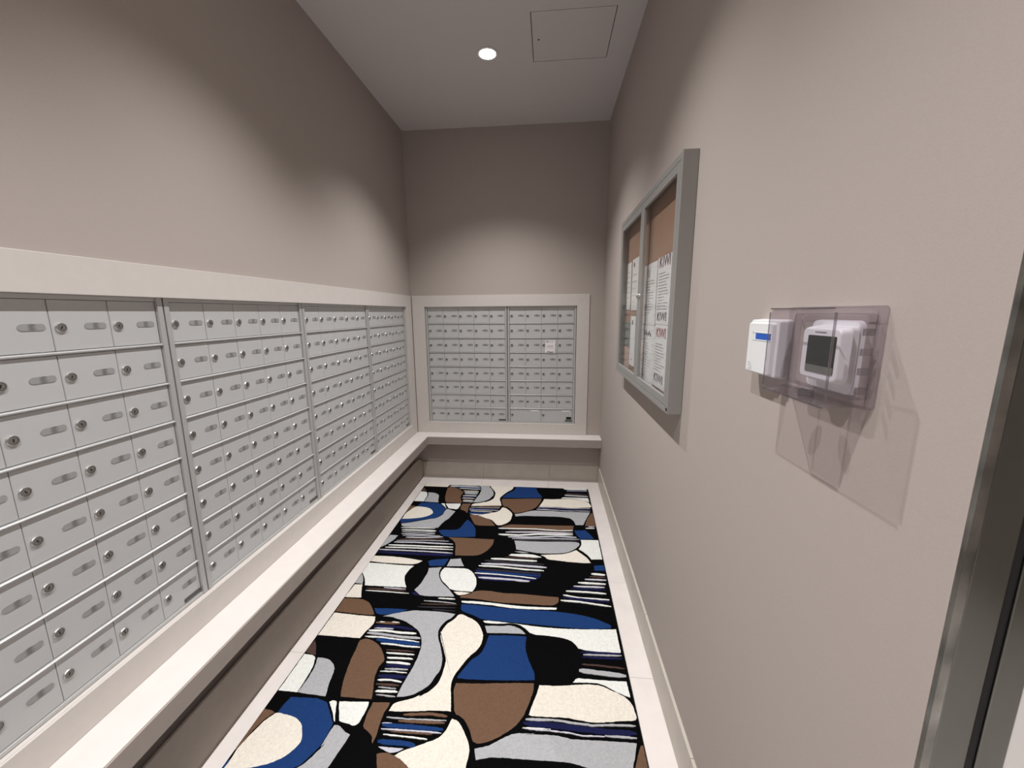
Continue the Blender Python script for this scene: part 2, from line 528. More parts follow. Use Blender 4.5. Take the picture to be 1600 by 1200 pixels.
def mailbox_bank(loc, rz, width, ncol, label, parcel=False):
    """local frame: x to the right along the wall, -y out of the wall, door faces at y = 0"""
    t = tag(empty('mailbox_bank', loc, rz), label, 'mailboxes', 'banks of aluminium mailboxes')
    s = 0.0205                                # side profile
    cw = (width - 2 * s) / ncol
    z0 = loc[2]
    top, bot = ROWZ[0] - z0, ROWZ[8] - z0
    # carcass and frame
    m = MB()
    m.box((0.002, 0.012, bot - .006), (width - .002, 0.11, top + .010))
    m.build('carcass', 'alu_dark', t)
    for a, b in ((0.0026, 0.0195), (width - 0.0195, width - 0.0026)):
        MB().box((a, -0.009, bot - .0095), (b, 0.02, top + .012)).build('stile', 'alu_frame', t, bevel=.0012)
    MB().box((0.0195, -0.002, top), (width - 0.0195, 0.02, top + .012)).build('top_rail', 'alu_frame', t, bevel=.001)
    MB().box((0.0195, -0.006, bot - .0095), (width - 0.0195, 0.02, bot)).build('bottom_rail', 'alu_frame', t, bevel=.001)
    # rounded lips between the rows
    lip = MB()
    pr = [(-0.0005 - 0.0070 * math.sin(math.pi * k / 8), -0.0042 * math.cos(math.pi * k / 8)) for k in range(9)]
    pr = [(0.004, -0.0042)] + pr + [(0.004, 0.0042)]
    lip.prism(pr, lambda p, q, d: (d, p, q), 0.0196, width - 0.0196)
    lme = lip.mesh('row_lip', 'alu_frame')
    for r in range(1, 8):
        link_copy(lme, 'row_lip', t, (0, 0, ROWZ[r] - z0 - 0.0005))
    dm = {}
    for r in range(8):
        zt = ROWZ[r] - z0 - (0.0050 if r else 0.0)
        zb = ROWZ[r + 1] - z0 + (0.0042 if r < 7 else 0.0)
        hh = zt - zb
        wide = parcel and r == 7
        nc = 2 if wide else ncol
        ww = (width - 2 * s) / nc
        key = (round(hh, 4), nc)
        if key not in dm: dm[key] = door_mesh(ww, hh)
        zc = (ROWZ[r + 1] - z0) + 0.0645
        for c in range(nc):
            d = link_copy(dm[key], 'door', t, (s + ww * c, random.uniform(0, .0004), zb))
            lk = link_copy(LOCK, 'lock', d, (0.0195, 0, zc - zb), (0, random.uniform(-.5, .5), 0))
            if wide:
                link_copy(WPLATE, 'name_plate', d, (ww - 0.058, 0, 0.1045))
            else:
                link_copy(PILL, 'name_plate', d, (ww * 0.72, 0, zc - zb + .0025))
    pm = MB().prism(rrect(-.033, -.0068, .033, .0068, .004, 3), lambda p, q, d: (p, d, q), 0, -.0014)
    pm.build('maker_plate', 'maker_plate', t, loc=(width - 0.054, -0.0002, bot + 0.0125))
    if parcel:
        MB().box((-.0235, -.0012, -.0125), (.0235, 0, .0125)).build('sticker', 'black_sticker', t, loc=(width - 0.052, -0.0004, bot + 0.037))
    return t


REC = 0.026
# left wall: local x runs towards the end wall (+y)
ys = [-3.0558, -2.3197, -1.5836, -0.8473, -0.1340]
labs = ['aluminium mailbox bank nearest the camera on the left wall, cut off by the picture edge',
        'aluminium mailbox bank second nearest the camera on the left wall',
        'aluminium mailbox bank third from the camera on the left wall',
        'aluminium mailbox bank on the left wall beside the corner, farthest from the camera']
for i in range(4):
    mailbox_bank((-REC, ys[i], 0.5), math.radians(90), ys[i + 1] - ys[i], 5, labs[i])
mailbox_bank((0.1168, REC, 0.5), 0, 0.7420, 5, 'left aluminium mailbox bank of the two on the end wall, five doors wide')
mailbox_bank((0.8588, REC, 0.5), 0, 0.6090, 4, 'right aluminium mailbox bank of the two on the end wall, with two wide parcel doors', parcel=True)


# ================================================================== paper notices
def lines_part(parent, name, rows, mname, dep):
    """flat print: (x0, x1, z0, z1) bars in the sheet's own plane (local x right, z up)"""
    m = MB()
    for x0, x1, z0, z1 in rows:
        m.add([(x0, dep, z0), (x1, dep, z0), (x1, dep, z1), (x0, dep, z1)], [(0, 1, 2, 3)])
    return m.build(name, mname, parent)


def sheet(name, w_, h_, mname, loc, rz, tilt=0.0):
    """thin sheet with a faint curl; local x right, z up, faces -y"""
    m = MB(); n = 6
    vs = []; fs = []
    for i in range(n + 1):
        for j in range(n + 1):
            u, v = i / n - .5, j / n - .5
            vs.append((u * w_, -0.0006 * math.cos(u * 5) * (1 - v) - 0.0004, v * h_))
    for i in range(n):
        for j in range(n):
            a = i * (n + 1) + j
            fs.append((a, a + n + 1, a + n + 2, a + 1))
    k = len(vs)
    vs2 = [(x, y + 0.0006, z) for x, y, z in vs]
    m.add(vs + vs2, fs + [tuple(q + k for q in f[::-1]) for f in fs])
    o = m.build(name, mname)
    o.location = loc; o.rotation_euler = (0, tilt, rz)
    return o


note = sheet('notice', 0.090, 0.113, 'paper', (1.242, REC - 0.0075, 1.2497), 0, 0.03)
tag(note, 'small white printed note stuck over a door of the end wall mailboxes', 'note')
lines_part(note, 'print', [(-.033, -.022, .036, .047), (-.02, .002, .040, .045), (.005, .03, .042, .045), (-.03, .03, .006, .008), (-.03, .02, .000, .002), (-.03, .028, -.012, -.010)], 'ink', -.0017)
lines_part(note, 'heading', [(-.025, -.018, -.052, -.043), (-.016, -.004, -.050, -.044), (-.002, .012, -.053, -.046), (.014, .03, -.050, -.045), (-.034, -.026, .039, .049)], 'ink_dark', -.0018)

# ================================================================== notice board on the right wall
BY0, BY1, BZ0, BZ1, BD = -2.111, -1.026, 1.190, 2.055, 0.050
RZ = math.radians(-90)           # local x runs towards the camera (-y), local -y out of the wall (-x)
bw, bh = BY1 - BY0, BZ1 - BZ0
bd = tag(empty('notice_board', (XW, BY1, BZ0), RZ), 'grey metal notice case with two glass doors on the right wall', 'notice board')
f3 = lambda p, q, d: (p, d, q)
m = MB()
ft = 0.022
m.box((0, -BD, 0), (ft, -.001, bh)); m.box((bw - ft, -BD, 0), (bw, -.001, bh)); m.box((ft, -BD, 0), (bw - ft, -.001, ft)); m.box((ft, -BD, bh - ft), (bw - ft, -.001, bh))
m.build('case', 'board_metal', bd, bevel=.0012)
MB().box((ft, -0.013, ft), (bw - ft, -0.001, bh - ft)).build('cork_panel', 'cork', bd)


def board_door(x0, x1, knob_left):
    d = empty('door'); d.parent = bd
    z0, z1 = ft + .002, bh - ft - .002
    fw_ = 0.030
    ya, yb = -0.050, -0.038
    m = MB()
    m.box((x0, ya, z0), (x0 + fw_, yb, z1)); m.box((x1 - fw_, ya, z0), (x1, yb, z1))
    m.box((x0 + fw_, ya, z0), (x1 - fw_, yb, z0 + fw_)); m.box((x0 + fw_, ya, z1 - fw_), (x1 - fw_, yb, z1))
    o = m.build('door', 'board_metal', bd, bevel=.001)
    bpy.data.objects.remove(d, do_unlink=True)
    MB().box((x0 + fw_ - .004, -0.0455, z0 + fw_ - .004), (x1 - fw_ + .004, -0.0425, z1 - fw_ + .004)).build('pane', 'glass', o)
    return o


mid = bw / 2 - 0.002
d1 = board_door(ft + .002, mid - .0015, False)
d2_ = board_door(mid + .0015, bw - ft - .002, True)
for o, kx in ((d1, mid - 0.018), (d2_, mid + 0.018)):
    MB().lathe([(0.009, -0.050), (0.009, -0.056), (0.006, -0.059), (0.003, -0.059)], (kx, 0, 0.432), 'y', 16).build('cam_lock', 'chrome', o)
MB().box((bw - 0.017, -0.0515, 0.010), (bw - 0.004, -0.0498, 0.021)).build('sticker', 'black_sticker', bd)


def board_sheet(y_left, y_right, z0, z1, mname, label, lift=0.0, tilt=0.0, cat='paper'):
    o = sheet('paper_sheet', abs(y_right - y_left), z1 - z0, mname, (XW - 0.0140 - lift, (y_left + y_right) / 2, (z0 + z1) / 2), RZ, tilt)
    return tag(o, label, cat, 'papers pinned in the notice case')


def para(w_, h_, z_from, z_to, n, seed):
    rnd = random.Random(seed); rows = []
    for k in range(n):
        z = h_ * (z_from + (z_to - z_from) * k / max(1, n - 1))
        L_ = rnd.uniform(.45, .8) * w_
        rows.append((-w_ * .40, -w_ * .40 + L_, z - .0011, z + .0011))
    return rows


def word(parent, body, size, mname, x, z, sx=1.0, rot=0.0):
    me = text_mesh('lettering', body, size, mname)
    o = bpy.data.objects.new('lettering', me)
    C.objects.link(o)
    o.parent = parent
    o.rotation_euler = (math.radians(90), rot, 0); o.location = (x, -0.0019, z); o.scale = (sx, 1, 1)
    return o


s1 = board_sheet(-1.742, -1.949, 1.497, 1.768, 'paper', 'white printed sheet with plum KIWI heading, top right in the notice case')
word(s1, 'KIWI', 0.062, 'ink_plum', 0.0, 0.112, 1.15); word(s1, 'KIWI', 0.052, 'ink_dark', -.005, -0.105, 1.2)
lines_part(s1, 'print', para(.2, .27, .26, -.27, 13, 1), 'ink', -.0017)
s2 = board_sheet(-1.508, -1.7365, 1.490, 1.762, 'paper', 'white printed sheet with a grey round emblem, left of the plum KIWI sheet', .0006)
MB().lathe([(0.02, -.0018), (0.006, -.0018)], (-.03, 0, .095), 'y', 18, cap0=False, cap1=False).build('emblem', 'ink', s2)
lines_part(s2, 'print', para(.2, .27, .22, -.3, 12, 2), 'ink', -.0017)
s3 = board_sheet(-1.754, -1.953, 1.236, 1.4955, 'paper', 'white printed sheet with red KIWI heading, bottom right in the notice case', .0008)
word(s3, 'KIWI', 0.056, 'ink_red', -.005, 0.096, 1.15); word(s3, 'KIWI', 0.052, 'ink_plum', -.01, -0.092, 1.2)
lines_part(s3, 'print', para(.2, .26, .2, -.22, 10, 3), 'ink', -.0017)
s4 = board_sheet(-1.510, -1.7525, 1.222, 1.4885, 'paper', 'white printed sheet with scrawled dark heading, left of the red KIWI sheet', .0012)
lines_part(s4, 'heading', [(-.07 + .02 * k, -.058 + .02 * k, .085 + .006 * (k % 2), .097 + .006 * (k % 3)) for k in range(7)], 'ink_dark', -.0018)
lines_part(s4, 'print', para(.2, .26, .2, -.4, 13, 4), 'ink', -.0017)
s5 = board_sheet(-1.055, -1.185, 1.561, 1.822, 'paper', 'narrow white printed sheet at the far end of the notice case, upper row', 0)
lines_part(s5, 'print', para(.13, .26, .3, -.35, 7, 5), 'ink', -.0017)
s6 = board_sheet(-1.214, -1.375, 1.557, 1.827, 'paper', 'white sheet with a dark oval mark at its top, behind the left glass door', .0004)
MB().lathe([(0.013, -.0018), (0.002, -.0018)], (-.03, 0, .105), 'y', 14, cap0=False, cap1=True).build('mark', 'ink_dark', s6)
lines_part(s6, 'print', para(.15, .26, .2, -.35, 5, 6), 'ink', -.0017)
s7 = board_sheet(-1.230, -1.362, 1.258, 1.526, 'paper', 'narrow white sheet with a dark mark, lower row behind the left glass door', .0010)
lines_part(s7, 'mark', [(-.02, .0, .09, .112), (-.012, .004, -.105, -.098)], 'ink_dark', -.0018)
s8 = board_sheet(-1.060, -1.222, 1.352, 1.490, 'paper_green', 'grey green sheet low at the far end of the notice case', .0004)
lines_part(s8, 'print', [(-.06, .05, .03, .036), (-.06, .02, -.03, -.02)], 'ink_dark', -.0017)
s9 = board_sheet(-1.062, -1.226, 1.226, 1.349, 'paper_pink', 'pale pink sheet at the lowest far corner of the notice case', .0002)
lines_part(s9, 'print', [(-.06, .05, .0, .004), (-.06, .05, -.04, -.037)], 'ink', -.0017)


# ================================================================== devices on the right wall
def wall_prism(m, y_left, y_right, z0, z1, r, d0, d1, inset=0.0, mi=0, n=5):
    """rounded box on the right wall; depth d measured out of the wall; front face inset for a soft draft"""
    a, b = min(y_left, y_right), max(y_left, y_right)
    p0 = rrect(a, z0, b, z1, r, n)
    p1 = rrect(a + inset, z0 + inset, b - inset, z1 - inset, max(r - inset * .5, .0005), n)
    k = len(p0)
    vs = [(-d0, p[0], p[1]) for p in p0] + [(-d1, p[0], p[1]) for p in p1]
    fs = [tuple(range(k)), tuple(range(k, 2 * k))[::-1]] + [(i, (i + 1) % k, k + (i + 1) % k, k + i) for i in range(k)]
    m.add(vs, fs, mi)
    return m


# white room sensor
sen = tag(empty('room_sensor', (XW, 0, 0)), 'white wall sensor box with a blue window, left of the thermostat', 'sensor')
wall_prism(MB(), -2.589, -2.702, 1.4155, 1.5325, .006, 0.0, .024, .002).build('housing', 'white_plastic', sen, bevel=.0015)
wall_prism(MB(), -2.592, -2.690, 1.4185, 1.5265, .005, .0225, .030, .0025).build('cover', 'white_plastic', sen, bevel=.001)
m = MB()
m.box((-.0308, -2.685, 1.4885), (-.0296, -2.6165, 1.4905)); m.box((-.0308, -2.6165, 1.4885), (-.0296, -2.6145, 1.506)); m.box((-.0308, -2.685, 1.504), (-.0296, -2.6145, 1.506))
m.build('window_rim', 'white_plastic', sen)
MB().box((-.0302, -2.684, 1.4905), (-.0290, -2.6255, 1.504)).build('window', 'blue_window', sen)
m = MB()
for rr in (.017, .011):
    pts = [(-2.604 - rr * math.sin(a), 1.4235 + rr * math.cos(a)) for a in [math.pi / 2 * k / 8 for k in range(9)]]
    for (a0, b0), (a1, b1) in zip(pts[:-1], pts[1:]):
        k0 = (rr - .0012) / rr
        c0 = (-2.604 + (a0 + 2.604) * k0, 1.4235 + (b0 - 1.4235) * k0); c1 = (-2.604 + (a1 + 2.604) * k0, 1.4235 + (b1 - 1.4235) * k0)
        m.add([(-.0303, a0, b0), (-.0303, a1, b1), (-.0303, c1[0], c1[1]), (-.0303, c0[0], c0[1])], [(0, 1, 2, 3)])
m.add([(-.0303, -2.604, 1.4262), (-.0303, -2.612, 1.4262), (-.0303, -2.612, 1.4252), (-.0303, -2.604, 1.4252)], [(0, 1, 2, 3)])
m.build('arc_mark', 'grey_line', sen)

# thermostat
th = tag(empty('thermostat', (XW, 0, 0)), 'white thermostat with a dark screen inside the clear plastic guard', 'thermostat')
wall_prism(MB(), -2.772, -2.882, 1.4190, 1.5345, .012, 0.0, .010, .0015).build('wall_plate', 'white_plastic', th, bevel=.001)
wall_prism(MB(), -2.796, -2.884, 1.4340, 1.5260, .008, .010, .024, .001).build('body', 'white_plastic', th, bevel=.001)
wall_prism(MB(), -2.798, -2.893, 1.4370, 1.5255, .011, .024, .040, .004, n=7).build('front_cover', 'white_plastic', th, bevel=.002)
wall_prism(MB(), -2.8165, -2.8825, 1.4515, 1.5105, .002, .0385, .0408, .0002, n=2).build('screen', 'lcd_dark', th)
wall_prism(MB(), -2.8170, -2.8820, 1.4518, 1.4628, .0015, .0400, .0413, .0002, n=2).build('screen_band', 'lcd_grey', th)
MB().box((-.0408, -2.858, 1.5154), (-.0398, -2.832, 1.5168)).build('grille_slot', 'grey_line', th)

# clear locking guard: drafted open box with a flange, and a raised front rim
gd = tag(empty('thermostat_guard', (XW, 0, 0)), 'clear plastic locking guard box over the thermostat', 'guard')


def shell(m, a0, b0, z0, z1, d0, a1, b1, z2, z3, d1, r0, r1, mi=0, front=True, n=4):
    p0 = rrect(a0, z0, b0, z1, r0, n); p1 = rrect(a1, z2, b1, z3, r1, n); k = len(p0)
    vs = [(-d0, p[0], p[1]) for p in p0] + [(-d1, p[0], p[1]) for p in p1]
    fs = [(i, (i + 1) % k, k + (i + 1) % k, k + i) for i in range(k)]
    if front: fs.append(tuple(range(k, 2 * k))[::-1])
    m.add(vs, fs, mi)
    return m


def solid(o, th_):
    md = o.modifiers.new('thickness', 'SOLIDIFY'); md.thickness = th_; md.offset = 0
    return o


o = shell(MB(), -2.914, -2.716, 1.4085, 1.5530, 0.012, -2.9185, -2.750, 1.4085, 1.5530, 0.070, .010, .012).build('cover', 'clear_plastic', gd)
bv = o.modifiers.new('bevel', 'BEVEL'); bv.width = .004; bv.segments = 3; bv.limit_method = 'ANGLE'; bv.angle_limit = math.radians(50)
solid(o, .0022)
o = solid(shell(MB(), -2.9165, -2.707, 1.4065, 1.5550, 0.0005, -2.9160, -2.710, 1.4070, 1.5545, 0.0135, .006, .006, front=False).build('base_ring', 'clear_plastic_edge', gd), .0025)
# ridges of thicker plastic along the edges
m = MB()
for (z, zz) in ((1.4070, 1.4095), (1.5520, 1.5545)):
    m.add([(-.012, -2.7155, z), (-.070, -2.7495, z), (-.070, -2.7530, z), (-.012, -2.7200, z), (-.012, -2.7155, zz), (-.070, -2.7495, zz), (-.070, -2.7530, zz), (-.012, -2.7200, zz)],
          [(0, 1, 2, 3), (7, 6, 5, 4), (0, 4, 5, 1), (1, 5, 6, 2), (2, 6, 7, 3), (3, 7, 4, 0)])
m.box((-.0712, -2.916, 1.4072), (-.0690, -2.752, 1.4100)); m.box((-.0712, -2.916, 1.5515), (-.0690, -2.752, 1.5540))
m.box((-.0712, -2.9195, 1.4150), (-.0680, -2.9165, 1.5470)); m.box((-.0712, -2.7520, 1.4150), (-.0690, -2.7495, 1.5470))
m.build('edge_ridge', 'clear_plastic_rim', gd, bevel=.0009)
# inner rim and lock boss
o = solid(shell(MB(), -2.905, -2.730, 1.4180, 1.5440, 0.002, -2.905, -2.730, 1.4180, 1.5440, 0.016, .008, .008, front=False).build('inner_rim', 'clear_plastic_edge', gd), .002)
MB().lathe([(0.011, 0.0), (0.011, 0.012), (0.008, 0.014)], (-.045, -2.835, 1.4095), 'z', 18).build('lock_boss', 'clear_plastic_rim', gd)
m = MB()
for k in range(4):
    m.box((-.030, -2.9178 - .0012, 1.430 + .028 * k), (-.016, -2.9155, 1.440 + .028 * k))
m.build('vent_ridge', 'clear_plastic_rim', gd)


# outlines of the rug pattern, millimetres: x from the left wall, distance from the end wall
RUG_PATCH = """
U 179,2286 192,2241 337,2236 382,2284 411,2319 421,2328 420,2352 421,2397 396,2454 371,2484 318,2493 245,2526 187,2551 137,2566 107,2486 179,2406
C 125,2509 127,2483 123,2450 126,2419 137,2385 149,2342 165,2319 176,2306 212,2310 246,2315 278,2325 302,2341 321,2366 334,2388 337,2409 328,2429 316,2446 297,2463 266,2481 227,2493 180,2504
B 118,2296 154,2301 167,2308 144,2339 132,2379 126,2411 125,2444 110,2456 84,2326
W 120,2038 176,2044 187,2066 201,2110 203,2161 203,2194 202,2219 120,2218
G 192,2051 230,2052 258,2060 298,2092 305,2118 312,2155 318,2184 331,2226 271,2224 205,2219 210,2172 210,2126 206,2094
D 123,1960 146,1986 176,2042 147,2036 113,2027
B 342,1939 366,1931 397,1937 433,1955 464,1982 486,2011 504,2040 493,2066 490,2094 495,2125 506,2161 524,2213 524,2223 394,2222 392,2221 374,2172 362,2128 354,2077 347,2036 345,1992 339,1956
W 360,2247 370,2240 389,2243 395,2257 402,2276 412,2298 424,2320 418,2319 403,2295 379,2269
W 400,2242 451,2239 519,2234 524,2253 523,2279 520,2298 518,2322 503,2330 478,2324 447,2319 436,2314 420,2281 408,2266
B 536,2234 605,2229 605,2249 599,2266 598,2291 599,2318 603,2342 604,2364 603,2384 598,2381 590,2360 567,2345 539,2332 536,2306 534,2275 536,2249
G 429,2333 448,2333 477,2352 505,2361 503,2384 489,2441 485,2472 455,2523 436,2611 357,2617 248,2616 167,2617 146,2576 201,2560 273,2527 346,2491 377,2485 402,2458 431,2398 420,2410 424,2354
C 712,1857 713,1867 724,1826 738,1799 761,1775 774,1741 799,1738 823,1754 859,1767 894,1801 911,1830 924,1864 925,1864 925,1916 912,1949 885,1982 866,2017 847,2060 833,2092 830,2122 834,2151 839,2161 859,2244 834,2244 809,2246 777,2246 747,2252 721,2254 659,2262 614,2263 616,2252 621,2231 644,2221 680,2210 716,2189 715,2195 748,2171 767,2146 778,2123 782,2085 782,2045 779,2012 764,1979 742,1936 724,1905
G 388,1785 450,1757 528,1734 528,1733 613,1730 699,1731 757,1740 746,1766 722,1787 708,1812 700,1843 703,1873 698,1848 709,1897 738,1950 759,2001 766,2034 767,2070 754,2099 748,2126 732,2153 692,2186 659,2199 624,2204 623,2183 628,2143 635,2105 643,2065 648,2015 647,1967 641,1931 625,1894 601,1862 568,1839 553,1830 511,1807 465,1795 435,1785
B 120,1675 218,1673 267,1691 303,1729 338,1778 310,1783 244,1780 122,1773
C 122,1782 203,1786 283,1791 348,1791 361,1825 356,1857 341,1893 334,1931 278,1930 120,1929
U 318,1734 396,1730 500,1728 469,1750 413,1772 350,1777
C 123,1562 168,1560 188,1615 210,1662 164,1665 118,1666
G 121,1467 154,1516 165,1553 115,1550
W 117,1360 214,1362 299,1368 409,1368 391,1407 386,1456 384,1460 400,1510 431,1562 328,1564 185,1565 155,1501 122,1460 115,1460
C 118,1287 224,1285 333,1293 445,1314 416,1352 335,1355 210,1353 114,1344
N 476,1604 493,1593 523,1620 498,1622
G 507,1382 584,1368 579,1415 593,1458 621,1505 657,1537 702,1586 722,1613 647,1619 535,1622 510,1602 483,1578 502,1536 508,1479 514,1420
W 604,1370 674,1369 743,1367 784,1398 813,1447 825,1489 824,1536 812,1567 771,1567 692,1564 654,1523 615,1485 592,1436 592,1398
C 709,1576 763,1573 805,1577 776,1592 742,1603
G 619,1283 682,1271 693,1300 719,1346 660,1351 612,1355
U 483,1317 503,1299 606,1281 602,1314 592,1354 505,1361
B 824,1559 905,1550 965,1564 1100,1562 1189,1568 1294,1572 1296,1599 1284,1624 1250,1639 1148,1638 1061,1637 975,1638 849,1621 755,1619 756,1604 807,1587
W 769,1643 852,1639 941,1644 976,1647 1063,1654 1148,1656 1284,1651 1281,1665 1233,1669 1149,1673 1064,1675 978,1667 943,1661 856,1657 774,1655
U 774,1667 857,1666 979,1677 1107,1680 1275,1677 1418,1693 1497,1719 1552,1751 1549,1767 1470,1781 1372,1782 1273,1780 1154,1774 1093,1772 991,1767 900,1764 863,1745 822,1729 780,1713
W 910,1774 938,1769 1041,1776 1118,1782 1154,1787 1273,1792 1391,1788 1567,1775 1572,1772 1571,1911 1498,1915 1382,1909 1369,1883 1344,1857 1295,1845 1242,1840 1156,1839 1125,1803 1090,1781 1045,1776 993,1786 922,1787
G 923,1806 967,1800 1007,1800 1046,1791 1079,1799 1108,1814 1129,1839 1070,1840 942,1848
U 952,1862 1033,1855 1134,1854 1131,1903 1140,1956 1160,2005 1180,2047 1182,2081 1093,2091 991,2098 853,2102 848,2094 865,2062 885,2020 902,1997 928,1974 943,1933 948,1891
B 851,2124 959,2117 1060,2105 1178,2096 1180,2118 1176,2140 1165,2178 1151,2222 1135,2254 1113,2283 1071,2315 1016,2345 987,2352 969,2349 961,2339 951,2317 928,2281 902,2259 875,2252 863,2211 850,2160 849,2150
C 1202,2103 1275,2101 1359,2088 1409,2082 1459,2082 1505,2104 1520,2108 1558,2131 1572,2153 1579,2191 1580,2207 1571,2220 1516,2224 1479,2232 1440,2237 1409,2240 1364,2236 1304,2229 1242,2233 1180,2235 1164,2232 1178,2187 1196,2131
W 1361,2056 1395,2057 1479,2058 1569,2056 1572,2125 1561,2124 1506,2100 1463,2074 1410,2073 1343,2079
G 976,2369 1018,2359 1045,2343 1072,2326 1114,2304 1189,2300 1153,2305 1257,2298 1301,2303 1330,2308 1417,2304 1560,2301 1546,2342 1521,2407 1493,2492 1438,2496 1428,2438 1400,2400 1374,2396 1339,2388 1298,2385 1242,2386 1158,2388 1164,2388 1122,2390 1065,2390 1023,2395 988,2406
B 1570,2308 1581,2307 1588,2412 1588,2504 1505,2506 1523,2417
C 870,2272 893,2276 913,2297 935,2327 953,2356 961,2385 957,2419 956,2462 933,2506 899,2537 868,2546 846,2523 822,2483 791,2459 756,2448 717,2429 695,2417 725,2396 764,2381 798,2364 837,2347 855,2323 863,2296
B 632,2417 658,2408 705,2417 766,2450 810,2484 846,2553 772,2557 701,2557 674,2506
L 627,2392 723,2391 699,2406 672,2410
U 630,794 662,829 696,881 717,931 728,1018 629,1030 511,1035 472,993 450,961 474,946 563,944 596,924 608,870 617,823
B 545,1040 676,1038 865,1042 865,1104 846,1157 812,1210 775,1233 709,1239 638,1241 613,1117 591,1080
G 125,1041 182,1045 175,1098 148,1154 119,1190 102,1173
B 889,874 960,834 970,836 1206,830 1421,819 1414,882 1298,883 1160,880 974,878 951,882
G 1005,1043 1121,1045 1252,1039 1382,1028 1438,1031 1450,1049 1439,1076 1412,1111 1376,1143 1343,1160 1252,1174 1177,1176 1118,1164 1026,1146 1020,1099
W 1458,999 1578,993 1578,1208 1509,1214 1493,1175 1460,1129 1437,1109 1459,1064 1462,1026
C 1190,1193 1260,1184 1355,1169 1419,1122 1450,1158 1486,1203 1502,1251 1470,1256 1371,1252 1292,1242 1231,1237 1219,1211
W 1004,1198 1128,1188 1190,1213 1194,1220 1129,1225 1005,1218 984,1213 1003,1193
G 1018,1168 1064,1165 1110,1175 1065,1182
N 799,1368 940,1362 1193,1372 1194,1409 1171,1436 1130,1451 963,1467 830,1464 800,1404
U 1518,1278 1578,1267 1580,1322 1517,1324
U 1421,884 1504,873 1534,933 1551,980 1458,991 1436,941
"""
